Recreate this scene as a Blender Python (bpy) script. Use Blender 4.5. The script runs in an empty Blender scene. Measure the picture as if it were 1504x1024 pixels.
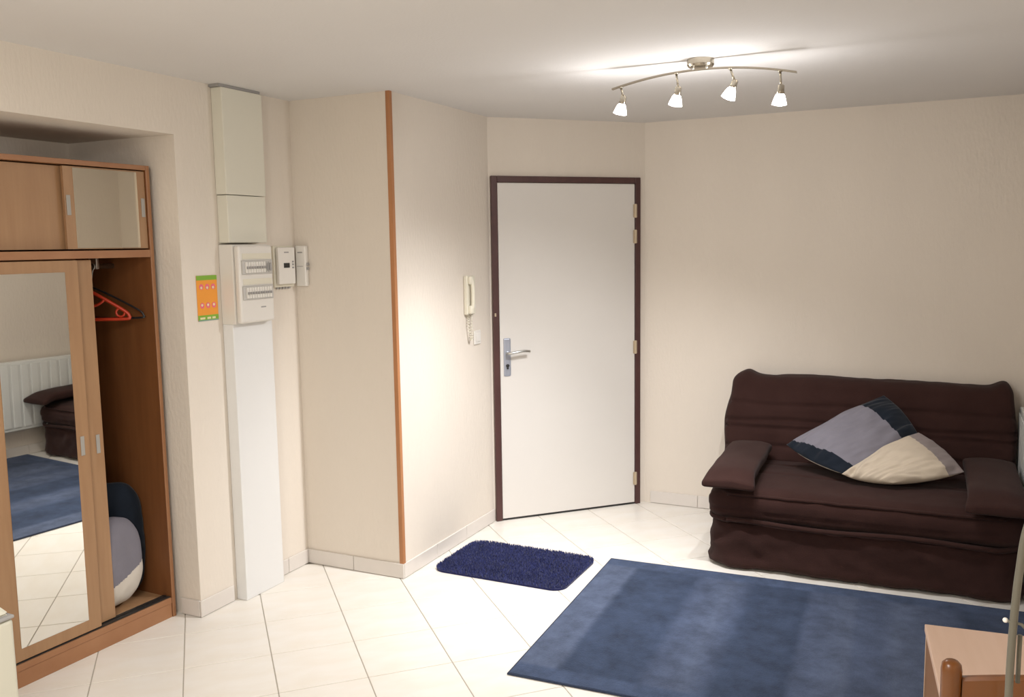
import bpy, bmesh, math, random
from mathutils import Vector, Matrix, noise
random.seed(7)
D = bpy.data
C = bpy.context.scene.collection
SC = bpy.context.scene
PI = math.pi

# ------------------------------------------------------------------ camera
def make_camera():
    f, W, H, h = 1306.0, 1504, 1024, 1.67
    Y = Vector((628.0, -162.0, f)).normalized()          # room depth axis in camera coordinates
    d = Vector((1, -0.0157, 0))
    up = d.cross(Y).normalized()
    if up.y > 0: up = -up
    X = Y.cross(up).normalized()
    if X.x < 0: X = -X
    m = Matrix(((X.x, -X.y, -X.z), (Y.x, -Y.y, -Y.z), (up.x, -up.y, -up.z))).to_4x4()
    m.translation = Vector((0, 0, h))
    cd = D.cameras.new('camera'); co = D.objects.new('camera', cd); C.objects.link(co)
    cd.sensor_width = 36; cd.lens = f / W * 36; cd.clip_start = 0.05
    co.matrix_world = m
    SC.camera = co
make_camera()

# ------------------------------------------------------------------ world, lights, exposure
w = D.worlds.new('world'); SC.world = w; w.use_nodes = True
w.node_tree.nodes['Background'].inputs[0].default_value = (1, .95, .88, 1)
w.node_tree.nodes['Background'].inputs[1].default_value = 0.05
SC.view_settings.view_transform = 'Standard'
SC.view_settings.look = 'None'
SC.view_settings.gamma = 1
SC.view_settings.use_curve_mapping = False
SC.view_settings.exposure = 0.94

def lamp(kind, name, loc, energy, color, target=None, size=.03, angle=100, blend=1.0):
    l = D.lights.new(name, kind); l.energy = energy; l.color = color
    o = D.objects.new(name, l); C.objects.link(o); o.location = loc
    if kind == 'AREA': l.size = size
    else: l.shadow_soft_size = size
    if kind == 'SPOT': l.spot_size = math.radians(angle); l.spot_blend = blend
    if target is not None:
        o.rotation_euler = (Vector(target) - Vector(loc)).to_track_quat('-Z', 'Y').to_euler()
    return o
WARM = (1.0, .98, .94)
HALO = (.99, .985, 1.0)
LAMP_Y = 3.70
SPOTS = [((-1.243, LAMP_Y, 2.235), (-2.05, 3.95, 0.0), 82, 34),
         ((-1.004, LAMP_Y, 2.252), (-1.80, 4.30, 0.0), 110, 42),
         ((-0.783, LAMP_Y, 2.262), (-2.00, 3.20, 0.0), 110, 44),
         ((-0.588, LAMP_Y, 2.222), (-0.95, 4.40, 0.2), 100, 30)]
for i, (p, t, ang, e) in enumerate(SPOTS):
    dv = (Vector(t) - Vector(p)).normalized()
    lamp('SPOT', 'spot_light', Vector(p) + dv * .045, e, HALO, t, .025, ang, 1.0)
    lamp('POINT', 'bulb_light', Vector(p) + dv * .05, 1.3, HALO, None, .03)
lamp('AREA', 'rear_fill_area', (-1.3, 0.6, 2.36), 20, WARM, (-1.3, 0.6, 0), .9)  # added fill from behind the camera, no fixture modelled
lamp('POINT', 'rear_fill_point', (-1.2, 0.2, 1.9), 18, WARM, None, .12)  # second added fill, unseen, lifts the general room brightness

# ------------------------------------------------------------------ materials
def mat(name, col, rough=.6, metal=0, var=0, vscale=8, bump=0, bscale=60, spec=.5, emit=None, stretch=(1, 1, 1), col2=None, coat=0, sheen=0):
    m = D.materials.new(name); m.use_nodes = True
    nt = m.node_tree; N = nt.nodes; L = nt.links; b = N['Principled BSDF']
    b.inputs['Base Color'].default_value = (*col, 1); b.inputs['Roughness'].default_value = rough
    b.inputs['Metallic'].default_value = metal; b.inputs['Specular IOR Level'].default_value = spec
    b.inputs['Coat Weight'].default_value = coat
    b.inputs['Sheen Weight'].default_value = sheen
    if emit:
        b.inputs['Emission Color'].default_value = (*emit[0], 1); b.inputs['Emission Strength'].default_value = emit[1]
    if var or bump:
        tc = N.new('ShaderNodeTexCoord'); mp = N.new('ShaderNodeMapping'); mp.inputs['Scale'].default_value = stretch
        L.new(tc.outputs['Object'], mp.inputs['Vector'])
    if var:
        n = N.new('ShaderNodeTexNoise'); n.inputs['Scale'].default_value = vscale; n.inputs['Detail'].default_value = 5
        L.new(mp.outputs[0], n.inputs['Vector'])
        r = N.new('ShaderNodeValToRGB'); r.color_ramp.elements[0].position = .3; r.color_ramp.elements[1].position = .7
        c2 = col2 or tuple(c * (1 - var) for c in col)
        r.color_ramp.elements[0].color = (*c2, 1); r.color_ramp.elements[1].color = (*col, 1)
        L.new(n.outputs['Fac'], r.inputs[0]); L.new(r.outputs[0], b.inputs['Base Color'])
    if bump:
        n2 = N.new('ShaderNodeTexNoise'); n2.inputs['Scale'].default_value = bscale; n2.inputs['Detail'].default_value = 3
        L.new(mp.outputs[0], n2.inputs['Vector'])
        bp = N.new('ShaderNodeBump'); bp.inputs['Strength'].default_value = bump; bp.inputs['Distance'].default_value = .01
        L.new(n2.outputs['Fac'], bp.inputs['Height']); L.new(bp.outputs[0], b.inputs['Normal'])
    return m
M = {}
M['wall'] = mat('wallpaper', (.785, .715, .63), .85, var=.035, vscale=3, bump=.22, bscale=70, stretch=(1, 1, .35), spec=.2)
M['wall_door'] = mat('wallpaper_entrance', (.74, .655, .56), .85, var=.03, vscale=3, bump=.2, bscale=70, stretch=(1, 1, .35), spec=.2)
M['ceil'] = mat('ceiling_paint', (.74, .72, .70), .9, var=.02, vscale=2, bump=.08, bscale=90, spec=.2)
M['grout'] = mat('grout', (.42, .38, .32), .9)
M['tile'] = mat('ceramic_tile', (.83, .80, .75), .33, var=.08, vscale=4.5, bump=.03, bscale=9, col2=(.79, .74, .66), stretch=(1, 2.5, 1))
M['plinth'] = mat('plinth_tile', (.74, .69, .64), .4, var=.06, vscale=6)
M['beech'] = mat('beech_veneer', (.385, .225, .115), .45, var=.2, vscale=7, bump=.03, stretch=(6, 6, .5), col2=(.34, .19, .095))
M['beech_edge'] = mat('beech_edge_band', (.37, .18, .085), .45, var=.15, vscale=8, stretch=(1, 1, 1), col2=(.32, .145, .065))
M['beech_shaded'] = mat('wardrobe_carcass_shaded', (.22, .085, .028), .5, var=.2, vscale=6, stretch=(5, 5, .5), col2=(.18, .065, .02))  # shade of the wardrobe interior is darkened into this colour
M['trimwood'] = mat('corner_trim_wood', (.50, .22, .09), .5, var=.2, vscale=8, stretch=(4, 4, .3))
M['mirror'] = mat('mirror_glass', (.84, .83, .78), .015, metal=1)
M['mirrorb'] = mat('mirror_glass_small', (.84, .80, .70), .02, metal=1)
M['steel'] = mat('brushed_steel', (.62, .62, .60), .3, metal=1, var=.08, vscale=30)
M['nickel'] = mat('satin_nickel', (.42, .38, .31), .25, metal=1)
M['alu'] = mat('handle_aluminium', (.52, .56, .66), .38, metal=.7)
M['pull'] = mat('recessed_pull', (.40, .38, .35), .6, metal=.3)
M['brass'] = mat('pale_brass', (.60, .50, .36), .45, metal=.5)
M['white'] = mat('white_plastic', (.80, .77, .72), .4)
M['duct'] = mat('duct_plastic', (.78, .78, .77), .4)
M['ductup'] = mat('duct_plastic_upper', (.74, .72, .62), .5)
M['panelw'] = mat('panel_plastic', (.76, .73, .68), .4)
M['cream'] = mat('cream_plastic', (.74, .70, .58), .4)
M['grey'] = mat('grey_plastic', (.35, .34, .33), .5)
M['lgrey'] = mat('light_grey_plastic', (.55, .53, .50), .45)
M['black'] = mat('black_plastic', (.02, .02, .02), .4)
M['smoke'] = mat('clear_breaker_window', (.60, .58, .55), .15)
M['doorpaint'] = mat('door_laminate', (.74, .71, .67), .45, var=.03, vscale=2, bump=.02, bscale=40)
M['frame'] = mat('door_frame_brown', (.085, .035, .032), .45, var=.2, vscale=12, stretch=(3, 3, .5))
M['bulb'] = mat('lit_glass_shade', (1, .98, .95), .3, emit=((1, .96, .92), 9))
M['radiator'] = mat('radiator_enamel', (.80, .82, .80), .35)
M['black_metal'] = mat('hanger_black', (.012, .012, .014), .35)
M['redplastic'] = mat('hanger_red', (.48, .04, .012), .35)
M['desk_top'] = mat('desk_laminate', (.64, .46, .36), .4, var=.12, vscale=5, stretch=(8, .6, 1), col2=(.59, .41, .31))
M['desk_side'] = mat('desk_side_wood', (.22, .10, .033), .5, var=.2, vscale=5, stretch=(4, 4, .5))
M['desk_edge'] = mat('desk_edge_band', (.62, .46, .34), .45)
M['pine'] = mat('varnished_pine', (.17, .050, .003), .3, var=.3, vscale=5, stretch=(5, 5, .7), col2=(.12, .038, .004), coat=.2)
M['tube'] = mat('grey_lacquered_tube', (.15, .14, .11), .4, metal=.3)
M['bin'] = mat('bin_plastic', (.62, .60, .50), .5)
M['cable'] = mat('white_cable', (.8, .78, .72), .5)
M['paper_orange'] = mat('print_orange', (.85, .33, .04), .6)
M['paper_green'] = mat('print_green', (.22, .42, .04), .6)
M['paper_pink'] = mat('print_pink', (.80, .16, .22), .6)
M['paper_cream'] = mat('print_cream', (.78, .70, .42), .6)
M['tealp'] = mat('print_teal', (.22, .38, .30), .6)

def fabric(name, col, col2, scale=20, bump=.35, bscale=220, sheen=.2, rough=.95):
    return mat(name, col, rough, var=.1, col2=col2, vscale=scale, bump=bump, bscale=bscale, spec=.15, sheen=sheen)
M['sofa'] = fabric('brown_cotton_cover', (.043, .0195, .0165), (.034, .015, .0125), 6, .3, 260, .05)
M['lilac'] = fabric('grey_lilac_cotton', (.21, .20, .235), (.19, .18, .21), 10, .12, 300, .1)
M['navy'] = fabric('navy_cotton', (.012, .017, .027), (.009, .013, .020), 10, .12, 300, .1)
M['creamcloth'] = fabric('cream_cotton', (.56, .48, .38), (.53, .45, .355), 9, .12, 300, .1)
M['whitecloth'] = fabric('white_cotton', (.66, .61, .54), (.62, .57, .50), 9, .12, 300, .1)
M['taupe'] = fabric('taupe_cotton', (.26, .22, .215), (.235, .20, .195), 9, .12, 300, .1)
M['mat_base'] = fabric('mat_backing', (.016, .02, .09), (.012, .015, .07), 20)
M['pile'] = fabric('mat_pile', (.036, .046, .175), (.022, .029, .120), 25, 0, sheen=.3)
M['rug_edge'] = fabric('rug_binding', (.03, .045, .085), (.03, .04, .075), 20)

def rug_material():
    m = D.materials.new('blue_rug_weave'); m.use_nodes = True
    nt = m.node_tree; N = nt.nodes; L = nt.links; b = N['Principled BSDF']
    b.inputs['Roughness'].default_value = .95; b.inputs['Specular IOR Level'].default_value = .15
    b.inputs['Sheen Weight'].default_value = .05
    tc = N.new('ShaderNodeTexCoord'); sp = N.new('ShaderNodeSeparateXYZ'); L.new(tc.outputs['Object'], sp.inputs[0])
    # band pattern across the length
    nw = N.new('ShaderNodeTexNoise'); nw.inputs['Scale'].default_value = 14; nw.inputs['Detail'].default_value = 3
    L.new(tc.outputs['Object'], nw.inputs['Vector'])
    ad = N.new('ShaderNodeMath'); ad.operation = 'MULTIPLY_ADD'; ad.inputs[1].default_value = .035
    L.new(nw.outputs['Fac'], ad.inputs[0]); L.new(sp.outputs['X'], ad.inputs[2])
    mr = N.new('ShaderNodeMapRange'); mr.inputs['From Min'].default_value = 0; mr.inputs['From Max'].default_value = 2.05
    L.new(ad.outputs[0], mr.inputs[0])
    rp = N.new('ShaderNodeValToRGB'); cr = rp.color_ramp
    lt, md, dk = (.074, .095, .152), (.056, .075, .128), (.034, .050, .091)
    stops = [(0, lt), (.085, lt), (.10, dk), (.24, dk), (.262, md), (.33, lt), (.36, md), (.385, dk), (.50, dk), (.515, md), (.60, lt), (.615, md), (.66, md),
             (.69, lt), (.80, md), (.83, dk), (.90, md), (1, md)]
    while len(cr.elements) < len(stops): cr.elements.new(.5)
    for e, (p, c) in zip(cr.elements, stops): e.position = p; e.color = (*c, 1)
    L.new(mr.outputs[0], rp.inputs[0])
    # border towards both long edges
    mn = N.new('ShaderNodeMath'); mn.operation = 'SUBTRACT'; mn.inputs[1].default_value = .69; L.new(sp.outputs['Y'], mn.inputs[0])
    ab = N.new('ShaderNodeMath'); ab.operation = 'ABSOLUTE'; L.new(mn.outputs[0], ab.inputs[0])
    gt = N.new('ShaderNodeMapRange'); gt.inputs['From Min'].default_value = .575; gt.inputs['From Max'].default_value = .60
    L.new(ab.outputs[0], gt.inputs[0])
    mx = N.new('ShaderNodeMixRGB'); mx.inputs[2].default_value = (.052, .074, .132, 1)
    L.new(gt.outputs[0], mx.inputs[0]); L.new(rp.outputs[0], mx.inputs[1])
    # worn mottling
    n = N.new('ShaderNodeTexNoise'); n.inputs['Scale'].default_value = 7.5; n.inputs['Detail'].default_value = 9; n.inputs['Roughness'].default_value = .72
    L.new(tc.outputs['Object'], n.inputs['Vector'])
    m2 = N.new('ShaderNodeMapRange'); m2.inputs['From Min'].default_value = .3; m2.inputs['From Max'].default_value = .7
    m2.inputs['To Min'].default_value = .62; m2.inputs['To Max'].default_value = 1.35
    L.new(n.outputs['Fac'], m2.inputs[0])
    mm = N.new('ShaderNodeVectorMath'); mm.operation = 'SCALE'
    L.new(mx.outputs[0], mm.inputs[0]); L.new(m2.outputs[0], mm.inputs['Scale'])
    L.new(mm.outputs[0], b.inputs['Base Color'])
    n3 = N.new('ShaderNodeTexNoise'); n3.inputs['Scale'].default_value = 170
    L.new(tc.outputs['Object'], n3.inputs['Vector'])
    bp = N.new('ShaderNodeBump'); bp.inputs['Strength'].default_value = .4; bp.inputs['Distance'].default_value = .01
    L.new(n3.outputs['Fac'], bp.inputs['Height']); L.new(bp.outputs[0], b.inputs['Normal'])
    return m
M['rug'] = rug_material()

# ------------------------------------------------------------------ helpers
def obj(name, bm, m=None, parent=None, label=None, smooth=False, loc=None, **kw):
    if isinstance(bm, bmesh.types.BMesh):
        bmesh.ops.recalc_face_normals(bm, faces=bm.faces)
        me = D.meshes.new(name); bm.to_mesh(me); bm.free()
    else: me = bm
    me.name = name
    if m is not None:
        for x in (m if isinstance(m, (list, tuple)) else [m]): me.materials.append(M[x] if isinstance(x, str) else x)
    if smooth:
        for p in me.polygons: p.use_smooth = True
    o = D.objects.new(name, me); C.objects.link(o)
    if parent: o.parent = parent
    if loc is not None: o.location = loc
    if label: o['label'] = label
    for k, v in kw.items(): o[k] = v
    return o
def thing(name, label, cat, loc=(0, 0, 0), rz=0, group=None):
    o = D.objects.new(name, None); C.objects.link(o); o.empty_display_size = .1
    o.location = loc; o.rotation_euler = (0, 0, rz); o['label'] = label; o['category'] = cat
    if group: o['group'] = group
    return o
def struct_empty(name, loc=(0, 0, 0), rz=0):
    o = D.objects.new(name, None); C.objects.link(o); o.location = loc; o.rotation_euler = (0, 0, rz); o['kind'] = 'structure'
    return o
def bx(bm, x0, x1, y0, y1, z0, z1, bev=0, seg=2, mi=0):
    r = bmesh.ops.create_cube(bm, size=1)
    vs = r['verts']
    for v in vs:
        v.co = Vector(((x0 + x1) / 2 + v.co.x * (x1 - x0), (y0 + y1) / 2 + v.co.y * (y1 - y0), (z0 + z1) / 2 + v.co.z * (z1 - z0)))
    fs = set(f for v in vs for f in v.link_faces)
    for f in fs: f.material_index = mi
    if bev:
        es = list(set(e for v in vs for e in v.link_edges))
        bmesh.ops.bevel(bm, geom=es, offset=bev, segments=seg, affect='EDGES', profile=.5)
    return bm
def box(*a, **k): return bx(bmesh.new(), *a, **k)
def tube(bm, pts, r, n=12, closed=False, cap=True):
    pts = [Vector(p) for p in pts]; rings = []
    up = None
    for i, p in enumerate(pts):
        if closed: t = (pts[(i + 1) % len(pts)] - pts[i - 1])
        else: t = pts[min(i + 1, len(pts) - 1)] - pts[max(i - 1, 0)]
        t.normalize()
        if up is None:
            up = Vector((0, 0, 1)) if abs(t.z) < .9 else Vector((1, 0, 0))
        s = t.cross(up)
        if s.length < 1e-5: s = t.cross(Vector((.3, .9, .1)))
        s.normalize(); u = s.cross(t).normalized(); up = u
        rr = r[i] if isinstance(r, (list, tuple)) else r
        rings.append([bm.verts.new(p + (s * math.cos(2 * PI * k / n) + u * math.sin(2 * PI * k / n)) * rr) for k in range(n)])
    m = len(rings)
    for i in range(m if closed else m - 1):
        a, b = rings[i], rings[(i + 1) % m]
        for k in range(n): bm.faces.new((a[k], a[(k + 1) % n], b[(k + 1) % n], b[k]))
    if cap and not closed:
        bm.faces.new(rings[0]); bm.faces.new(rings[-1])
    return bm
def smooth_path(pts, n=6):
    pts = [Vector(p) for p in pts]; out = []
    for i in range(len(pts) - 1):
        p0 = pts[max(i - 1, 0)]; p1 = pts[i]; p2 = pts[i + 1]; p3 = pts[min(i + 2, len(pts) - 1)]
        for k in range(n):
            t = k / n
            out.append(.5 * ((2 * p1) + (p2 - p0) * t + (2 * p0 - 5 * p1 + 4 * p2 - p3) * t * t + (3 * p1 - p0 - 3 * p2 + p3) * t ** 3))
    out.append(pts[-1]); return out
def lathe(bm, prof, n=24, loc=(0, 0, 0), axis=None):
    """prof = [(r,z)...] around local z; axis = direction the z axis is turned to"""
    q = Vector(axis).to_track_quat('Z', 'Y') if axis is not None else None
    loc = Vector(loc); rings = []
    for r, z in prof:
        ring = []
        for k in range(n):
            v = Vector((r * math.cos(2 * PI * k / n), r * math.sin(2 * PI * k / n), z))
            if q: v = q @ v
            ring.append(bm.verts.new(loc + v))
        rings.append(ring)
    for a, b in zip(rings, rings[1:]):
        for k in range(n): bm.faces.new((a[k], a[(k + 1) % n], b[(k + 1) % n], b[k]))
    bm.faces.new(rings[0]); bm.faces.new(rings[-1])
    return bm
def prism(bm, poly, z0, z1):
    a = [bm.verts.new((x, y, z0)) for x, y in poly]; b = [bm.verts.new((x, y, z1)) for x, y in poly]
    n = len(poly); bm.faces.new(a); bm.faces.new(b)
    for i in range(n): bm.faces.new((a[i], a[(i + 1) % n], b[(i + 1) % n], b[i]))
    return bm
def soft_box(bm, x0, x1, y0, y1, z0, z1, r, step=.025, disp=None):
    """rounded box with a dense grid; r = (rx,ry,rz); disp(p, n) -> displacement vector"""
    rx, ry, rz = r if isinstance(r, (tuple, list)) else (r, r, r)
    lo = Vector((x0, y0, z0)); hi = Vector((x1, y1, z1)); R = Vector((rx, ry, rz))
    def axis(a, b, rr):
        n = max(2, int(round((b - a) / step)))
        return [a + (b - a) * i / n for i in range(n + 1)]
    A = [axis(lo[i], hi[i], R[i]) for i in range(3)]
    cache = {}
    def vert(ix):
        if ix in cache: return cache[ix]
        p = Vector((A[0][ix[0]], A[1][ix[1]], A[2][ix[2]]))
        inner = Vector([min(max(p[i], lo[i] + R[i]), hi[i] - R[i]) for i in range(3)])
        d = Vector([(p[i] - inner[i]) / max(R[i], 1e-6) for i in range(3)])
        if d.length > 0: d.normalize()
        q = Vector([inner[i] + d[i] * R[i] for i in range(3)])
        if disp: q = q + disp(q, d)
        v = bm.verts.new(q); cache[ix] = v; return v
    n = [len(a) - 1 for a in A]
    for ax in range(3):
        u, v = [i for i in range(3) if i != ax]
        for side in (0, n[ax]):
            for i in range(n[u]):
                for j in range(n[v]):
                    q = []
                    for du, dv in ((0, 0), (1, 0), (1, 1), (0, 1)):
                        ix = [0, 0, 0]; ix[ax] = side; ix[u] = i + du; ix[v] = j + dv
                        q.append(vert(tuple(ix)))
                    bm.faces.new(q)
    return bm
def nz(x, y, z, s=1): return noise.noise(Vector((x * s, y * s, z * s)))

# ------------------------------------------------------------------ room shell
CEIL = 2.408
XA, YB, XC, YE, XR = -2.985, 3.668, -2.388, 5.435, 0.505
YF = -1.35
NY0, NY1, NZ = 1.45, 2.897, 2.165
floor = obj('floor', box(-3.75, XR + .15, YF - .15, YE + .15, -.12, -.0025), 'grout', kind='structure')
obj('ceiling', box(-3.75, XR + .15, YF - .15, YE + .15, CEIL, CEIL + .12), 'ceil', kind='structure')

# floor tiles laid on the diagonal
P = .4825
s2 = math.sqrt(.5); T = P * s2
def inside_room(x, y):
    if x < XA - .12 and not (NY0 - .1 < y < NY1 + .1): return False
    if x < -3.75 + .25 or x > XR + .2 or y < YF - .2 or y > YE + .2: return False
    if x < XC - .24 and y > YB + .24: return False
    if y - x > (4.692 + 2.388) + .33: return False
    return True
bm = bmesh.new(); g = T / 2 - .0021
bx(bm, -g, g, -g, g, -.008, 0, bev=.0012, seg=1)
tile_me = D.meshes.new('floor_tile'); bm.to_mesh(tile_me); bm.free(); tile_me.materials.append(M['tile'])
for i in range(-14, 16):
    for j in range(-4, 26):
        a = .293 + P * (i + .5)           # x + y
        b = 5.165 - P * (j - 2 + .5)      # y - x
        x, y = (a - b) / 2, (a + b) / 2
        if inside_room(x, y):
            o = D.objects.new('floor_tile', tile_me); C.objects.link(o); o.parent = floor
            o.location = (x, y, 0); o.rotation_euler = (0, 0, PI / 4)

# left wall with the wardrobe niche
bm = bmesh.new()
bx(bm, -3.75, XA, NY1, YB, 0, CEIL)
bx(bm, -3.75, XA, NY0, NY1, NZ, CEIL)
bx(bm, -3.75, XA, YF - .15, NY0, 0, CEIL)
bx(bm, -3.75, -3.64, NY0, NY1, 0, NZ)
obj('wall_left', bm, 'wall', kind='structure')
# boxed-out mass: its narrow side faces the room, the long side carries the intercom
bm = bmesh.new()
prism(bm, [(-3.75, YB), (XC, YB), (XC, 4.692), (-1.669, YE), (-1.669, YE + .15), (-3.75, YE + .15)], 0, CEIL)
obj('wall_entrance', bm, 'wall', kind='structure')
obj('wall_back', box(-1.669, XR, YE, YE + .15, 0, CEIL), 'wall', kind='structure')
obj('wall_right', box(XR, XR + .15, YF - .15, YE + .15, 0, CEIL), 'wall', kind='structure')
obj('wall_front', box(XA, XR, YF - .15, YF, 0, CEIL), 'wall', kind='structure')
# wooden corner bead
bm = bmesh.new()
prism(bm, [(XC - .016, YB - .006), (XC + .006, YB - .006), (XC + .006, YB + .016), (XC, YB + .016), (XC, YB), (XC - .016, YB)], .078, CEIL)
obj('trim_1', bm, 'trimwood', kind='structure')

# tiled skirting
def skirting(name, runs):
    e = struct_empty(name)
    for (ax, fixed, side, cuts) in runs:     # ax 'x' runs along x; fixed = wall face; side = direction into the room
        for a, b in zip(cuts, cuts[1:]):
            lo, hi = sorted((fixed, fixed + side * .009))
            if ax == 'x': m_ = box(a + .0015, b - .0015, lo, hi, .002, .078, bev=.002, seg=1)
            else: m_ = box(lo, hi, a + .0015, b - .0015, .002, .078, bev=.002, seg=1)
            obj('plinth_tile', m_, 'plinth', e)
    return e
skirting('baseboard_left', [('y', XA, 1, [NY1 - .009, 3.105]), ('y', XA, 1, [3.405, 3.50, YB - .009]),
                            ('x', NY1, -1, [-3.1, XA]), ('y', XA, 1, [.43, .76, 1.09, 1.45])])
skirting('baseboard_entrance', [('x', YB, -1, [XA, -2.688, XC + .009]), ('y', XC, 1, [YB, 3.998, 4.328, 4.690])])
skirting('baseboard_back', [('x', YE, -1, [-1.63, -1.32, -.99, -.66, -.33, 0, .33, XR])])
skirting('baseboard_right', [('y', XR, -1, [-.18, .15, .48, .81, 1.14, 1.47, 1.80, 2.13, 2.46, 2.79, 3.12, 3.45, 3.78, 4.11, 4.44, 4.77, 5.10, 5.42])])

# ------------------------------------------------------------------ entrance door
door = struct_empty('door_1', (-2.388, 4.692, 0), math.atan2(YE - 4.692, -1.669 + 2.388))
F0, F1, FT = .010, .992, 2.072
bm = bmesh.new()
bx(bm, F0, F0 + .038, -.022, -.0005, 0, FT, bev=.003)
bx(bm, F1 - .036, F1, -.022, -.0005, 0, FT, bev=.003)
bx(bm, F0 + .038, F1 - .036, -.022, -.0005, FT - .037, FT, bev=.003)
obj('door_frame', bm, 'frame', door)
bm = box(F0 + .041, F1 - .039, -.016, -.001, .012, FT - .040, bev=.0015)
leaf = obj('door_leaf', bm, 'doorpaint', door)
obj('door_gap_shade', box(F0 + .039, F1 - .037, -.014, -.001, 0, .009), 'black', door)  # black strip painted in for the shaded gap under the leaf
bm = box(.073, .115, -.024, -.0165, .89, 1.117, bev=.006, seg=3)
hp = obj('handle_plate', bm, 'alu', door, label='pale blue-grey metal handle plate', smooth=False)
bm = bmesh.new()
lathe(bm, [(.011, 0), (.011, .012), (.009, .02), (.009, .045)], 16, (.094, -.024, 1.030), (0, -1, 0))
tube(bm, smooth_path([(.094, -.066, 1.030), (.11, -.072, 1.032), (.15, -.074, 1.038), (.19, -.072, 1.040), (.222, -.064, 1.036)], 4), .0085, 12)
obj('lever', bm, 'steel', hp, smooth=True)
bm = bmesh.new()
lathe(bm, [(.010, 0), (.010, .006), (.007, .007)], 16, (.094, -.0235, .953), (0, -1, 0)); bx(bm, .089, .099, -.030, -.024, .932, .955)
obj('keyhole', bm, 'black', hp)
for z in (1.868, 1.710, 1.018, .170):
    bm = bmesh.new(); tube(bm, [(F1 - .038, -.026, z - .042), (F1 - .038, -.026, z + .042)], .0065, 10)
    bx(bm, F1 - .052, F1 - .026, -.0235, -.0205, z - .04, z + .04)
    obj('hinge', bm, 'brass', door)
obj('latch_mark', box(F0 + .008, F0 + .018, -.025, -.022, 1.25, 1.27), 'brass', door)

# ------------------------------------------------------------------ wardrobe in the niche
WX, WY0, WY1, WT = -3.11, 1.62, 2.865, 2.035
ward = thing('sliding_wardrobe', 'beech-effect wardrobe with mirrored sliding doors standing in the wall niche', 'wardrobe', (WX, WY1, 0), math.radians(-2.0))
def wb(x0, x1, y0, y1, z0, z1, bev=.001, **k): return box(x0, x1, y0, y1, z0, z1, bev=bev, seg=1, **k)
DW = .50; L0 = WY0 - WY1
for a, b in ((-.018, 0), (L0, L0 + .018)):
    obj('side_panel', wb(-DW, 0, a, b, 0, WT), 'beech_shaded', ward)
    obj('edge_strip', wb(0, .002, a, b, .0, WT), 'beech_edge', ward)
obj('back_panel', wb(-DW, -DW + .006, L0 + .019, -.019, .07, WT - .02), 'beech_shaded', ward)
obj('top_panel', wb(-DW + .007, .001, L0 + .019, -.019, WT - .020, WT), 'beech_edge', ward)
obj('middle_shelf', wb(-DW + .007, .001, L0 + .019, -.019, 1.642, 1.674), 'beech_edge', ward)
obj('bottom_panel', wb(-DW + .007, -.062, L0 + .019, -.019, .072, .092), 'beech', ward)
bm = wb(-.060, .0, L0 + .019, -.019, .066, .092)
obj('sliding_track', bm, 'beech_edge', ward)
bm = bmesh.new()
bx(bm, -.052, -.034, L0 + .02, -.02, .0925, .0965); bx(bm, -.026, -.008, L0 + .02, -.02, .0925, .0965)
obj('track_groove', bm, 'black', ward)
obj('plinth', wb(-.016, -.002, L0 + .019, -.019, 0, .065), 'beech_edge', ward)
obj('divider', wb(-DW + .007, -.064, -.80, -.782, .093, 1.641), 'beech_shaded', ward)
def slide_door(ya, yb, z0, z1, xf, mirror=None, mm='mirror', pulls=()):
    d = obj('sliding_door', wb(xf - .016, xf, ya, yb, z0, z1), 'beech', ward)
    if mirror:
        a, b, c, e = mirror
        obj('mirror_panel', box(xf + .0002, xf + .0025, a, b, c, e), mm, d)
    for (py, pz) in pulls:
        bm = bmesh.new(); bx(bm, xf + .0005, xf + .003, py - .009, py + .009, pz - .040, pz + .040, bev=.001, seg=1)
        obj('finger_pull', bm, 'pull', d)
    return d
# lower doors
d1 = slide_door(-.826, -.380, .100, 1.636, -.008, (-.735, -.440, .150, 1.590), pulls=((-.413, .882), (-.775, .870)))
d1.rotation_euler = (0, math.radians(.35), 0); d1.location = (-.0005 - .0 , 0, 0)
slide_door(-.735, -.290, .100, 1.636, -.034, pulls=((-.318, .868),))
slide_door(-1.205, -.78, .100, 1.636, -.034)
# upper doors
slide_door(-.409, -.020, 1.680, 2.010, -.008, (-.368, -.062, 1.684, 2.004), 'mirrorb', pulls=((-.394, 1.855), (-.036, 1.855)))
slide_door(-.93, -.385, 1.680, 2.010, -.034)
slide_door(-1.215, -.83, 1.680, 2.010, -.008)
bm = bmesh.new(); tube(bm, [(-.25, -.782, 1.605), (-.25, -.018, 1.605)], .0125, 14)
rail = obj('hanging_rail', bm, 'steel', ward, smooth=True)
obj('rail_bracket', box(-.275, -.225, -.12, -.105, 1.592, 1.641, bev=.003), 'steel', ward)

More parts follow.
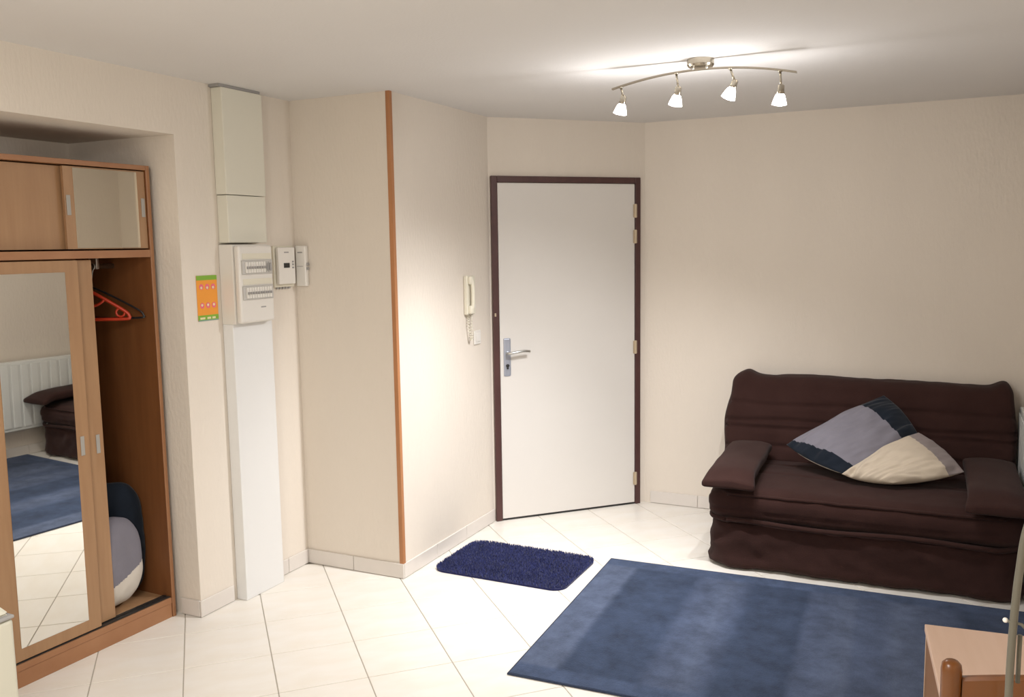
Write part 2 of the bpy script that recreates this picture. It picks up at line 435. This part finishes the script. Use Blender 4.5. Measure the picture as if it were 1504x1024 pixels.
# hangers on the rail (triangles spread along the view into the cupboard)
def hanger(name, label, y, m, wid, rz, mid=False, drop=0):
    t = thing(name, label, 'hanger', (WX - .25, y, 1.605), rz, 'clothes hangers in the wardrobe')
    bm = bmesh.new(); r = .0045
    hook = [(.017 * math.cos(a), 0, .017 * math.sin(a)) for a in [math.radians(d) for d in range(-60, 181, 20)]]
    hook = hook[::-1]
    tube(bm, [(-.019, 0, -.012)] + hook + [(.004, 0, -.03), (0, 0, -.055), (0, 0, -.095 - drop)], .0022, 8)
    obj('hook', bm, 'steel' if not mid else 'redplastic', t, smooth=True)
    bm = bmesh.new(); z0 = -.092 - drop; z1 = z0 - .135
    sh = smooth_path([(0, 0, z0), (wid * .35, 0, z0 - .035), (wid * .9, 0, z1 + .035), (wid, 0, z1 + .012), (wid * .97, 0, z1), (wid * .5, 0, z1 - .001), (0, 0, z1), (-wid * .5, 0, z1 - .001), (-wid * .97, 0, z1), (-wid, 0, z1 + .012), (-wid * .9, 0, z1 + .035), (-wid * .35, 0, z0 - .035)], 4)
    tube(bm, sh, r if not mid else .0075, 8, closed=True)
    if mid:
        for s in (-1, 1):
            tube(bm, [(s * wid * .80 + .018 * math.cos(a), 0, z1 + .028 + .018 * math.sin(a)) for a in [2 * PI * k / 14 for k in range(14)]], .005, 8, closed=True)
        tube(bm, smooth_path([(-wid * .45, 0, z0 - .05), (-.04, 0, z0 - .075), (.04, 0, z0 - .075), (wid * .45, 0, z0 - .05)], 4), .006, 8)
    obj('shoulder_frame', bm, m, t, smooth=True)
    return t
hanger('clothes_hanger', 'black hanger behind the red one, hanging from the wardrobe rail', 2.742, 'black_metal', .225, math.radians(21))
hanger('clothes_hanger', 'red plastic hanger hanging in front of the black one in the wardrobe', 2.700, 'redplastic', .180, math.radians(33), True, .004)

# bedding stuffed in the bottom of the wardrobe
def blob(name, m, c, R, label, cat, disp_amp=.02, pw=2.3, mats=None, fn=None, rot=0):
    bm = bmesh.new(); bmesh.ops.create_icosphere(bm, subdivisions=6, radius=1)
    ca, sa = math.cos(rot), math.sin(rot)
    for v in bm.verts:
        p = v.co.copy()
        k = (abs(p.x) ** pw + abs(p.y) ** pw + abs(p.z) ** pw) ** (-1 / pw)
        p *= k
        q = Vector((p.x * R[0], p.y * R[1], p.z * R[2]))
        n_ = nz(q.x + c[0], q.y, q.z, 7) * disp_amp + nz(q.x, q.y + 3, q.z, 22) * disp_amp * .3
        q += v.co * n_
        v.co = Vector((q.x * ca - q.y * sa, q.x * sa + q.y * ca, q.z))
    for f in bm.faces: f.material_index = fn(f.calc_center_median()) if fn else 0
    o = obj(name, bm, mats or m, smooth=True, loc=c)
    o['label'] = label; o['category'] = cat
    return o
blob('folded_duvet', None, (-3.250, 2.625, .306), (.082, .178, .206), 'grey duvet with a white lower panel stuffed in the wardrobe bottom', 'duvet', .010,
     mats=['lilac', 'whitecloth'], fn=lambda p: 1 if p.z < -.075 + (p.y - .0) * .35 else 0)
blob('navy_pillow', 'navy', (-3.345, 2.742, .365), (.045, .135, .268), 'dark navy pillow standing behind the grey duvet in the wardrobe', 'pillow', .008, 3.2, rot=math.radians(-38))

# ------------------------------------------------------------------ cable duct, consumer unit, controllers
duct = thing('cable_duct', 'tall white plastic cable duct running from floor to ceiling on left wall', 'cable duct', (XA, 3.115, 0))
def db(*a, **k): return box(*a, bev=.003, seg=2, **k)
obj('duct_cover', db(0.001, .062, .012, .280, 0, 1.325), 'duct', duct)
obj('duct_cover', db(.001, .062, .016, .272, 1.700, 1.916), 'ductup', duct, label='cream duct length above the fuse box')
obj('duct_cover', db(.001, .064, .012, .276, 1.919, 2.394), 'ductup', duct, label='cream top length of duct below ceiling')
obj('duct_gap_shade', box(.001, .060, 0, .27, 2.395, CEIL - .001), 'grey', duct)  # dark filler standing in for the shaded gap below the ceiling
cu = thing('consumer_unit', 'white electrical fuse box with two rows of breakers mounted on the cable duct', 'fuse box', (XA, 3.124, 1.325))
cu.scale = (1.10, .835, .985)
obj('housing', box(.001, .075, 0, .285, 0, .372, bev=.004), 'panelw', cu)
obj('front_cover', box(.0755, .105, .006, .279, .004, .368, bev=.012, seg=3), 'panelw', cu)
for k, z in enumerate((.232, .078 + .035)):
    wdw = obj('breaker_window', box(.1052, .110, .022, .268, z, z + .066, bev=.003), 'lgrey', cu)
    obj('label_strip', box(.1052, .1065, .030, .262, z + .071, z + .098), 'lgrey' if 0 else 'cream', cu)
    for j in range(10):
        y = .044 + j * .0205
        big = (k == 0 and j in (8, 9))
        bm = bmesh.new(); bx(bm, .1102, .116, y, y + .0165, z + .008, z + .058, bev=.001, seg=1)
        br = obj('breaker', bm, 'white' if not big else 'lgrey', cu)
        bm = bmesh.new()
        if big: bx(bm, .1162, .120, y + .001, y + .0155, z + .014, z + .052, bev=.003, seg=1)
        else: bx(bm, .1162, .122, y + .003, y + .0135, z + .026, z + .038, bev=.001, seg=1)
        obj('switch_lever', bm, 'grey', br)
obj('maker_mark', box(.1052, .1058, .165, .205, .072, .078), 'grey', cu)

th = thing('heating_controller', 'white controller with a small dark screen, mounted beside the fuse box', 'thermostat', (XA, 3.478, 1.478))
obj('backplate', box(.001, .018, 0, .150, 0, .205, bev=.003), 'cream', th)
obj('casing', box(.0185, .040, .012, .138, .014, .198, bev=.006, seg=3), 'white', th)
obj('screen', box(.0402, .042, .048, .092, .096, .120, bev=.001), 'black', th)
obj('maker_mark', box(.0402, .0408, .054, .088, .170, .176), 'grey', th)
for z in (.092, .108, .122): obj('push_button', box(.0402, .043, .112, .124, z, z + .008, bev=.001), 'grey', th)
bm = bmesh.new()
for k in range(5): bx(bm, .004, .012, .025 + k * .022, .037 + k * .022, -.010, -.0005)
obj('terminal', bm, 'grey', th)
th2 = thing('wall_thermostat', 'narrow white thermostat with side buttons, in the corner right of the controller', 'thermostat', (-2.975, YB, 1.478))
obj('casing', box(.012, .074, -.030, -.001, 0, .205, bev=.006, seg=3), 'white', th2)
for z in (.100, .122): obj('side_knob', box(.0742, .084, -.022, -.010, z - .018, z - .004, bev=.002), 'grey', th2)
obj('maker_mark', box(.028, .058, -.0308, -.0302, .168, .174), 'grey', th2)
obj('slider', box(.022, .060, -.0315, -.0302, .098, .103), 'lgrey', th2)

# small orange and green notice
po = thing('wall_notice', 'small orange notice with green bands and six pink emblems, taped beside duct', 'poster', (XA + .0015, 2.976, 1.350))
obj('sheet', box(0, .0012, 0, .125, 0, .205), 'paper_orange', po)
obj('header_band', box(.0013, .0016, 0, .125, .184, .205), 'paper_green', po)
obj('footer_band', box(.0013, .0016, 0, .125, .0, .026), 'paper_green', po)
bm = bmesh.new()
for y, w_ in ((.012, .03), (.055, .022), (.086, .02)): bx(bm, .0017, .0019, y, y + w_, .008, .017)
obj('footer_lettering', bm, 'paper_cream', po)
obj('footer_line', box(.0017, .0019, 0, .125, 0, .005), 'tealp', po)
for r_, z in ((0, .154), (1, .070)):
    for k in range(3):
        y = .028 + k * .036
        bm = bmesh.new(); lathe(bm, [(.013, 0), (.013, .0005)], 18, (.0014, y, z), (1, 0, 0))
        e = obj('round_emblem', bm, 'paper_pink', po)
        bm = bmesh.new(); lathe(bm, [(.006, 0), (.006, .0004)], 12, (.0021, y - .001, z + (-.004 if r_ == 0 else .002)), (1, 0, 0))
        obj('emblem_centre', bm, 'paper_cream', e)

# ------------------------------------------------------------------ intercom and light switch
ic = thing('intercom', 'cream door-entry handset with coiled cord on the wall left of the door', 'intercom', (XC, 4.362, 1.285))
obj('wall_cradle', box(.001, .026, 0, .098, 0, .218, bev=.006, seg=3), 'cream', ic)
bm = bmesh.new()
tube(bm, smooth_path([(.034, .026, .012), (.046, .026, .05), (.048, .026, .11), (.046, .026, .17), (.036, .026, .208)], 5), .011, 12)
soft_box(bm, .022, .050, .006, .046, .168, .216, .009, .01); soft_box(bm, .022, .050, .006, .046, .004, .052, .009, .01)
obj('handset', bm, 'cream', ic, smooth=True)
obj('speaker_slot', box(.0262, .0275, .060, .070, .080, .180, bev=.0005), 'grey', ic)
obj('door_button', box(.0262, .030, .072, .088, .035, .055, bev=.002), 'white', ic)
bm = bmesh.new(); pts = []
base = smooth_path([(.014, .028, .0), (.016, .024, -.045), (.022, .030, -.105), (.026, .040, -.145), (.024, .052, -.120), (.018, .058, -.06), (.012, .066, .0)], 24)
for i, p in enumerate(base):
    a = i * .95
    pts.append(p + Vector((math.cos(a) * .006, math.sin(a) * .006, 0)))
tube(bm, pts, .0022, 6)
obj('coiled_cord', bm, 'cream', ic, smooth=True)
sw = thing('light_switch', 'small white light switch on the wall right below the intercom', 'switch', (XC, 4.470, 1.105))
obj('plate', box(.001, .009, 0, .078, 0, .080, bev=.003), 'white', sw)
obj('rocker', box(.0092, .0135, .016, .062, .016, .064, bev=.002), 'white', sw)

# ------------------------------------------------------------------ ceiling spotlight bar
cl = thing('spotlight_bar', 'brushed metal ceiling lamp with four lit spotlights on a curved bar', 'ceiling lamp', (-.903, LAMP_Y, CEIL))
bm = bmesh.new()
lathe(bm, [(.055, 0), (.055, -.022), (.050, -.030), (.0, -.032)], 32)
obj('ceiling_plate', bm, 'nickel', cl, smooth=False)
for s in (-1, 1):
    bm = bmesh.new(); lathe(bm, [(.006, 0), (.006, -.006), (.003, -.010)], 12, (s * .028, -.012, -.0305))
    obj('screw_cap', bm, 'steel', cl, smooth=True)
def barz(x): return -.0395 - .047 * (x / .378) ** 2
bm = bmesh.new()
n = 40; prev = None
for i in range(n + 1):
    x = -.378 + .756 * i / n; z = barz(x)
    ring = [bm.verts.new((x, y, z + dz)) for y, dz in ((-.009, -.003), (.009, -.003), (.009, .003), (-.009, .003))]
    if prev:
        for k in range(4): bm.faces.new((prev[k], prev[(k + 1) % 4], ring[(k + 1) % 4], ring[k]))
    else: bm.faces.new(ring)
    prev = ring
bm.faces.new(prev)
obj('curved_bar', bm, 'nickel', cl)
for (p, t, ang, e) in SPOTS:
    p = Vector(p); dv = (Vector(t) - p).normalized()
    dv = (dv + Vector((0, 0, -.35))).normalized()
    lx = p.x + .903; top = Vector((lx, 0, barz(lx) - .003)); pl = p - Vector((-.903, LAMP_Y, CEIL))
    joint = pl - dv * .050
    st = Vector((joint.x * .35 + lx * .65, 0, 0)); top.x = lx
    bm = bmesh.new(); tube(bm, [top, top * .4 + joint * .6, joint], .0045, 10)
    lathe(bm, [(.009, .004), (.009, -.004)], 14, top)
    stem = obj('spot_stem', bm, 'nickel', cl, smooth=True)
    bm = bmesh.new(); lathe(bm, [(.006, -.010), (.013, -.004), (.014, .018), (.017, .026)], 18, joint, dv)
    obj('socket', bm, 'nickel', stem, smooth=True)
    bm = bmesh.new()
    lathe(bm, [(.013, .0265), (.018, .034), (.023, .048), (.028, .066), (.029, .069), (.018, .072), (.004, .073)], 24, joint, dv)
    obj('glass_shade', bm, 'bulb', stem, smooth=True)

# ------------------------------------------------------------------ rug and door mat
RA = math.radians(2.1)
rug = thing('blue_rug', 'large faded blue rug with darker worn bands lying before the sofa', 'rug', (-1.466, 2.962, 0), RA)
RL, RW = 1.99, 1.375
bm = bmesh.new()
nx, ny = 60, 40; grid = []
for i in range(nx + 1):
    row = []
    for j in range(ny + 1):
        x = .008 + (RL - .016) * i / nx; y = .008 + (RW - .016) * j / ny
        z = .0095 + .0012 * nz(x, y, 0, 6)
        row.append(bm.verts.new((x, y, z)))
    grid.append(row)
for i in range(nx):
    for j in range(ny): bm.faces.new((grid[i][j], grid[i + 1][j], grid[i + 1][j + 1], grid[i][j + 1]))
r = bmesh.ops.extrude_face_region(bm, geom=bm.faces[:])
for v in r['geom']:
    if isinstance(v, bmesh.types.BMVert): v.co.z = .001
obj('woven_field', bm, 'rug', rug)
bm = bmesh.new(); tube(bm, [(0.004, 0.004, .0055), (RL - .004, .004, .0055), (RL - .004, RW - .004, .0055), (.004, RW - .004, .0055)], .0048, 8, closed=True)
obj('bound_edge', bm, 'rug_edge', rug)

dm = thing('shaggy_door_mat', 'small navy shaggy mat with rounded corners on tiles before the door', 'mat', (-1.945, 4.058, 0), math.radians(-.3))
mw, mh, mr = .365, .243, .07
def rrect(w_, h_, r_, n=8):
    out = []
    for cx, cy, a0 in ((w_ - r_, h_ - r_, 0), (-w_ + r_, h_ - r_, 90), (-w_ + r_, -h_ + r_, 180), (w_ - r_, -h_ + r_, 270)):
        for k in range(n + 1):
            a = math.radians(a0 + 90 * k / n); out.append((cx + r_ * math.cos(a), cy + r_ * math.sin(a)))
    return out
obj('backing', prism(bmesh.new(), rrect(mw, mh, mr), .001, .010), 'mat_base', dm)
vs, fs = [], []
def in_rr(x, y):
    ax, ay = abs(x), abs(y)
    if ax > mw or ay > mh: return False
    if ax > mw - mr and ay > mh - mr: return math.hypot(ax - mw + mr, ay - mh + mr) < mr
    return True
cnt = 0
while cnt < 24000:
    x = random.uniform(-mw, mw); y = random.uniform(-mh, mh)
    if not in_rr(x, y): continue
    cnt += 1
    a = random.uniform(0, 2 * PI); lean = random.uniform(.001, .006)
    hgt = random.uniform(.012, .018) + .003 * nz(x, y, 0, 8)
    la = random.uniform(0, 2 * PI); lx, ly = math.cos(la) * lean, math.sin(la) * lean
    wd = .0022; dx, dy = math.cos(a) * wd, math.sin(a) * wd
    b = len(vs)
    vs += [(x - dx, y - dy, .009), (x + dx, y + dy, .009), (x + dx * .8 + lx * .6, y + dy * .8 + ly * .6, .009 + hgt * .6), (x - dx * .8 + lx * .6, y - dy * .8 + ly * .6, .009 + hgt * .6),
           (x + lx * 1.5, y + ly * 1.5, .009 + hgt)]
    fs += [(b, b + 1, b + 2, b + 3), (b + 3, b + 2, b + 4)]
me = D.meshes.new('pile'); me.from_pydata(vs, [], fs)
obj('pile', me, 'pile', dm, kind='stuff')

# ------------------------------------------------------------------ sofa bed
SA = math.radians(1.6)
sofa = thing('sofa_bed', 'dark brown fabric-covered sofa bed against the back wall', 'sofa', (-1.035, 4.425, 0), SA)
SWD = 1.445
def groove(s, c, w_, d_): return -d_ * math.exp(-((s - c) / w_) ** 2)
def skirt_disp(p, n):
    d = 0
    if n.y < -.3 or abs(n.x) > .3:
        d += .012 * nz(p.x, p.y, p.z * 2.2, 4) + .008 * nz(p.x * 2 + p.z, p.y, p.z * 2.5, 8)
        # diagonal drag folds
        s = p.x * .55 + p.z
        d += .006 * math.sin(s * 52 + 3 * nz(p.x, p.y, p.z, 3)) * (.5 + nz(p.x, 0, p.z, 3))
    d += .012 * math.exp(-((p.z - .02) / .03) ** 2)
    return n * d
bm = bmesh.new(); soft_box(bm, 0, SWD, .01, .88, .004, .262, (.13, .13, .035), .018, skirt_disp)
obj('skirt', bm, 'sofa', sofa, smooth=True)
def wob(x): return .008 * math.sin(x * 5.1 + 1) + .004 * math.sin(x * 11)
def seat_disp(p, n):
    d = .006 * nz(p.x, p.y, p.z, 6) + .003 * nz(p.x, p.y, p.z, 18)
    if n.z > .5:
        d += groove(p.y, .30 + wob(p.x), .010, .010) + groove(p.y, .52 + wob(p.x + 1), .010, .010)
        d += .012 * math.sin(min(max((p.y) / .62, 0), 1) * PI)
    if n.y < -.3:
        d += groove(p.z, .312 + wob(p.x), .007, .010)
        d += .008 * math.sin((p.z - .27) / .16 * PI)
        d += .0035 * math.sin(p.x * 30 + 5 * nz(p.x, 0, p.z, 5)) * max(0, nz(p.x + 4, 0, p.z, 4) + .3)
    v = n * d
    v.z -= .028 * max(0, 1 - p.y / .32) ** 1.5 * max(0, min(1, (p.z - .30) / .1))
    return v
bm = bmesh.new(); soft_box(bm, .005, SWD - .005, .005, .74, .250, .435, (.10, .075, .055), .016, seat_disp)
obj('seat', bm, 'sofa', sofa, smooth=True)
# roll of the cover just under the seat edge
bm = bmesh.new()
pth = [(.055, .30, .262), (.012, .16, .262), (.03, .055, .262), (.11, .004, .262)] + [(.11 + (SWD - .22) * i / 30, -.003 + .003 * nz(i * .7, 0, 0), .262 + .012 * math.sin(i * .33 + 1) * .5 + .004 * nz(i, 3, 0)) for i in range(31)] + [(SWD - .03, .055, .262), (SWD - .012, .16, .262), (SWD - .055, .30, .262)]
tube(bm, smooth_path(pth, 3), .0125, 10)
obj('piping_roll', bm, 'sofa', sofa, smooth=True)
bm = bmesh.new()
pth = [(.12, .45, .440), (.035, .20, .424), (.045, .075, .406), (.11, .016, .397)] + [(.11 + (SWD - .22) * i / 30, .013 + .004 * nz(i * .6, 0, 7), .396 + .004 * nz(i * .8, 3, 0)) for i in range(31)] + [(SWD - .045, .075, .406), (SWD - .035, .20, .424), (SWD - .12, .45, .440)]
tube(bm, smooth_path(pth, 3), .008, 8)
obj('seam_piping', bm, 'sofa', sofa, smooth=True)
# backrest, leaning back
def back_disp(p, n):
    d = .008 * nz(p.x, p.y, p.z, 5) + .003 * nz(p.x, p.y, p.z, 17)
    h_ = p.z
    if n.y < -.2:
        for c, dd in ((.10, .018), (.205, .02), (.240, .02), (.335, .014)): d += groove(h_, c + wob(p.x + c * 9) * .6, .010, dd)
        d += .004 * math.sin(p.x * 22 + 4 * nz(p.x, 0, p.z, 4)) * max(0, nz(p.x, 5, p.z, 3))
    v = n * d
    k = h_ / .49
    # ears at both top corners, waist in the middle
    ear = math.exp(-((p.x - .055) / .055) ** 2) + .95 * math.exp(-((p.x - (SWD - .045)) / .048) ** 2)
    v.z += max(0, k - .6) / .4 * (.030 * ear - .012 + .006 * math.sin(p.x * 3))
    side = (-1 if p.x < SWD / 2 else .35) * min(abs(p.x - SWD / 2) / (SWD / 2), 1) ** 6
    v.x += side * (-.030 * math.exp(-((k - .9) / .22) ** 2) * .6 + .014 * math.exp(-((k - .45) / .2) ** 2))
    v.y += .17 * k
    return v
bm = bmesh.new(); soft_box(bm, -.035, SWD + .008, 0, .17, 0, .49, (.045, .055, .045), .012, back_disp)
bk = obj('backrest', bm, 'sofa', sofa, smooth=True, loc=(0, .635, .405))

# arm bolsters: flat cushions laid on each end of the seat
def arm(name, label, x0, x1, y0, y1, zf, zb, rz=0, lean=0, th_=.058):
    def dsp(p, n):
        k = min(max((p.y - y0) / (y1 - y0), 0), 1)
        d = .004 * nz(p.x * 1.5, p.y, p.z, 8)
        u = (p.x - x0) / (x1 - x0)
        pinch = 1 - (abs(2 * k - 1)) ** 6 * .5
        v = n * d
        v.z += zf + (zb - zf) * k ** 1.1 + .016 * (1 - (2 * u - 1) ** 2) * (1 if p.z > th_ * .5 else 0)
        v.z += (th_ * .5 - p.z) * (1 - pinch)
        v.z -= .030 * math.exp(-(k / .10) ** 2) * 1
        v.x += -lean * (1 - k)
        # pointed corners at the front
        v.x += (.020 if u > .5 else -.020) * math.exp(-(k / .12) ** 2) * abs(2 * u - 1) ** 2
        return v
    bm = bmesh.new(); soft_box(bm, x0, x1, y0, y1, 0, th_, (.012, .012, .020), .010, dsp)
    o = obj(name, bm, 'sofa', smooth=True); o['label'] = label; o['category'] = 'cushion'; o['group'] = 'flat brown arm cushions on the sofa'
    return o
arm('arm_cushion', 'flat brown arm cushion on the left end of the sofa seat, nearest the door', -1.03, -.805, 4.345, 5.03, .462, .492, lean=-.01)
arm('arm_cushion', 'flat brown arm cushion on the right end of the sofa seat, by the radiator', .150, .385, 4.365, 5.06, .458, .490, lean=-.015)

# ------------------------------------------------------------------ throw pillows
def pillow(name, label, c, thick, mats, fn, sag=.02, seed=0, folds=.013, bow=.02, under=.8):
    c = [Vector(p) for p in c]; n_ = 110
    N_ = (c[1] - c[0]).cross(c[3] - c[0]).normalized()
    if N_.z < 0: N_ = -N_
    bm = bmesh.new(); top = {}; bot = {}
    def pos(u, v):
        # edges bow inwards a little between the corners
        uu = u - bow * (1 - 2 * u) * math.sin(PI * v); vv = v - bow * (1 - 2 * v) * math.sin(PI * u)
        return c[0] * (1 - uu) * (1 - vv) + c[1] * uu * (1 - vv) + c[2] * uu * vv + c[3] * (1 - uu) * vv
    for i in range(n_ + 1):
        for j in range(n_ + 1):
            u, v = i / n_, j / n_
            f = ((1 - abs(2 * u - 1) ** 2.4) * (1 - abs(2 * v - 1) ** 2.4)) ** .55
            p = pos(u, v)
            w_ = folds * math.sin((u * 1.3 + v * .5) * 17 + 3 * nz(u, v, seed, 3)) * max(0, nz(u, v, seed + 4, 2.5) + .25) * (1 - f) ** .3
            w_ += .015 * nz(u, v, seed, 3.2) + .007 * nz(u * 1.6, v * .8, seed, 8)
            a = bm.verts.new(p + N_ * (thick * f + w_ * min(1, f * 3)))
            top[i, j] = a
            edge = i in (0, n_) or j in (0, n_)
            if edge: bot[i, j] = a
            else: bot[i, j] = bm.verts.new(p - N_ * (thick * under * f))
    for i in range(n_):
        for j in range(n_):
            q = [(i, j), (i + 1, j), (i + 1, j + 1), (i, j + 1)]
            fa = bm.faces.new([top[k] for k in q]); fa.material_index = fn((i + .5) / n_, (j + .5) / n_, 1)
            fb = bm.faces.new([bot[k] for k in q][::-1]); fb.material_index = fn((i + .5) / n_, (j + .5) / n_, 0)
    me = D.meshes.new(name); bm.normal_update(); bm.to_mesh(me); bm.free()
    o = obj(name, me, mats, smooth=True); o['label'] = label; o['category'] = 'pillow'
    return o
pillow('throw_pillow', 'grey-lilac pillow with navy ends leaning on the sofa back', [(-.705, 4.870, .578), (-.400, 4.690, .490), (-.060, 5.000, .655), (-.242, 5.160, .828)], .060,
       ['lilac', 'navy', 'whitecloth'], lambda u, v, t: (1 if v < .06 + .09 * u + .1 * u * (1 - u) or v > .74 + .05 * u else 0) if t else (1 if u < .25 else 2), seed=1, bow=.035, under=1.4)
pillow('throw_pillow', 'cream pillow with a taupe strip lying in front of the grey one', [(-.405, 4.680, .492), (-.165, 4.640, .480), (.150, 4.770, .535), (-.062, 4.970, .675)], .055,
       ['creamcloth', 'taupe', 'whitecloth'], lambda u, v, t: (1 if v > .86 - .10 * u else 0) if t else 0, seed=8, bow=.05, under=1.1)

# ------------------------------------------------------------------ radiator on the right wall
rad = thing('panel_radiator', 'white ribbed panel radiator on right wall beside the sofa', 'radiator', (XR, 0, 0))
RY0, RY1 = 3.70, 5.36
obj('panel_body', box(-.088, -.035, RY0, RY1, .225, .775, bev=.006), 'radiator', rad)
n = 20
for k in range(n):
    y0 = RY0 + .010 + k * (RY1 - RY0 - .02) / n; y1 = y0 + (RY1 - RY0 - .02) / n - .018
    obj('convector_rib', box(-.095, -.0885, y0, y1, .250, .750, bev=.004), 'radiator', rad)
for y in (RY0 + .2, RY1 - .24): obj('wall_bracket', box(-.034, -.001, y, y + .04, .3, .7), 'radiator', rad)
bm = bmesh.new()
tube(bm, smooth_path([(.465, 4.16, .225), (.462, 4.14, .16), (.465, 4.20, .06), (.475, 4.24, .006), (.490, 4.34, .006), (.470, 4.42, .005), (.44, 4.405, .005), (.425, 4.43, .005)], 8), .004, 8)
cb = obj('power_cable', bm, 'cable', smooth=True); cb['label'] = 'thin white cable trailing from under the radiator onto the floor'; cb['category'] = 'cable'

# ------------------------------------------------------------------ desk, chair, airer at the right edge
DA = math.radians(5.5)
desk = thing('small_desk', 'small desk with pale wood-effect top and brown side panel at right', 'desk', (.001, 2.292, 0), DA - 0)
DX, DY = .455, .46
obj('desk_top', box(0, DX, -DY, 0, .722, .740, bev=.002), 'desk_top', desk)
obj('side_panel', box(.004, .022, -DY + .01, -.006, 0, .721, bev=.001), 'desk_side', desk)
obj('side_panel', box(DX - .022, DX - .004, -DY + .01, -.006, 0, .721, bev=.001), 'desk_side', desk)
obj('edge_strip', box(.003, .0235, -.0055, -.002, 0, .7215), 'desk_edge', desk, label='pale edge band')
obj('rear_panel', box(.0235, DX - .0235, -.03, -.014, .35, .7205), 'desk_side', desk)

ch = thing('pine_chair', 'varnished orange pine chair with rounded posts tucked under the small desk', 'chair', (.048, 1.735, 0), math.radians(9))
CW = .36
def post(x, y, top):
    bm = bmesh.new(); h_ = top
    prof = [(.014, 0), (.0175, .02), (.0175, .40), (.0185, .45), (.0175, .5), (.0175, h_ - .05), (.0178, h_ - .03), (.0182, h_ - .018), (.0165, h_ - .007), (.011, h_ - .001), (.004, h_)]
    lathe(bm, prof, 20, (x, y, 0)); return bm
for x in (0, CW): obj('back_post', post(x, 0, .905), 'pine', ch, smooth=True)
for x in (0, CW):
    bm = bmesh.new(); lathe(bm, [(.014, 0), (.0175, .03), (.0175, .41), (.016, .432)], 20, (x, .35, 0)); obj('leg', bm, 'pine', ch, smooth=True)
obj('seat', soft_box(bmesh.new(), -.02, CW + .02, .022, .375, .434, .462, .012, .02), 'pine', ch, smooth=True)
def rail_(z0, z1, arch, name):
    bm = bmesh.new(); prev = None
    for i in range(25):
        u = i / 24; x = .017 + (CW - .034) * u; k = math.sin(PI * u)
        yb = -.022 * k
        ring = [bm.verts.new((x, yb - .009, z0)), bm.verts.new((x, yb + .009, z0)), bm.verts.new((x, yb + .009, z1 + arch * k - .005)), bm.verts.new((x, yb + .004, z1 + arch * k)), bm.verts.new((x, yb - .004, z1 + arch * k)), bm.verts.new((x, yb - .009, z1 + arch * k - .005))]
        if prev:
            for q in range(6): bm.faces.new((prev[q], prev[(q + 1) % 6], ring[(q + 1) % 6], ring[q]))
        else: bm.faces.new(ring)
        prev = ring
    bm.faces.new(prev)
    obj(name, bm, 'pine', ch)
rail_(.780, .876, .028, 'crest_rail')
rail_(.600, .650, .012, 'back_slat')
for z in (.18, .30):
    for x in (0, CW):
        bm = bmesh.new(); tube(bm, [(x, .017, z), (x, .333, z)], .009, 10); obj('stretcher', bm, 'pine', ch, smooth=True)
    bm = bmesh.new(); tube(bm, [(.017, .35, z), (CW - .017, .35, z)], .009, 10); obj('stretcher', bm, 'pine', ch, smooth=True)

air = thing('clothes_airer', 'grey tubular metal airer frame curving up at the right edge', 'airer', (.1215, 1.50, 0))
bm = bmesh.new()
tube(bm, smooth_path([(0, 0, 0), (0, 0, .3), (0, 0, .7), (0, 0, .95), (.0003, 0, 1.03), (.002, 0, 1.10), (.006, 0, 1.17), (.014, 0, 1.24), (.04, 0, 1.32), (.10, 0, 1.375), (.17, 0, 1.39), (.24, 0, 1.375), (.30, 0, 1.32), (.326, 0, 1.24), (.334, 0, 1.17), (.338, 0, 1.10), (.34, 0, .95), (.34, 0, .7), (.34, 0, .3), (.34, 0, 0)], 5), .0058, 14)
obj('bent_tube', bm, 'tube', air, smooth=True)
bm = bmesh.new(); tube(bm, [(.012, .012, .985), (.012, .012, 1.062)], .0035, 10)
obj('latch_bar', bm, 'tube', air, smooth=True)
bm = bmesh.new(); tube(bm, [(-.007, 0, 1.086), (.012, 0, 1.084), (.330, 0, .78)], .0025, 8)
obj('cross_strut', bm, 'tube', air, smooth=True)
bm = bmesh.new(); bmesh.ops.create_uvsphere(bm, u_segments=12, v_segments=8, radius=.004, matrix=Matrix.Translation((-.0095, 0, 1.087)))
obj('end_knob', bm, 'white', air, smooth=True, label='small pale knob')
for z in (.25, .9):
    bm = bmesh.new(); tube(bm, [(.006, 0, z), (.334, 0, z)], .0035, 8); obj('cross_rod', bm, 'tube', air, smooth=True)

# ------------------------------------------------------------------ swing bin at the left edge
BZ = .60
bn = thing('swing_bin', 'pale plastic bin with grey rim beside the wardrobe at left edge', 'bin', (-2.437, 1.637, 0))
obj('bin_body', box(-.26, 0, -.30, 0, 0, BZ - .006, bev=.012, seg=3), 'bin', bn)
obj('rim', box(-.262, .003, -.302, .001, BZ - .005, BZ + .006, bev=.004), 'grey', bn)
bm = bmesh.new()
a = [(-.256, -.296), (-.004, -.296), (-.004, -.004), (-.256, -.004)]; b = [(-.16, -.18), (-.10, -.18), (-.10, -.12), (-.16, -.12)]
va = [bm.verts.new((x, y, BZ + .0065)) for x, y in a]; vb = [bm.verts.new((x, y, BZ + .17)) for x, y in b]
bm.faces.new(va); bm.faces.new(vb)
for i in range(4): bm.faces.new((va[i], va[(i + 1) % 4], vb[(i + 1) % 4], vb[i]))
bmesh.ops.bevel(bm, geom=bm.edges[:], offset=.008, segments=3, affect='EDGES')
obj('swing_lid', bm, 'bin', bn)
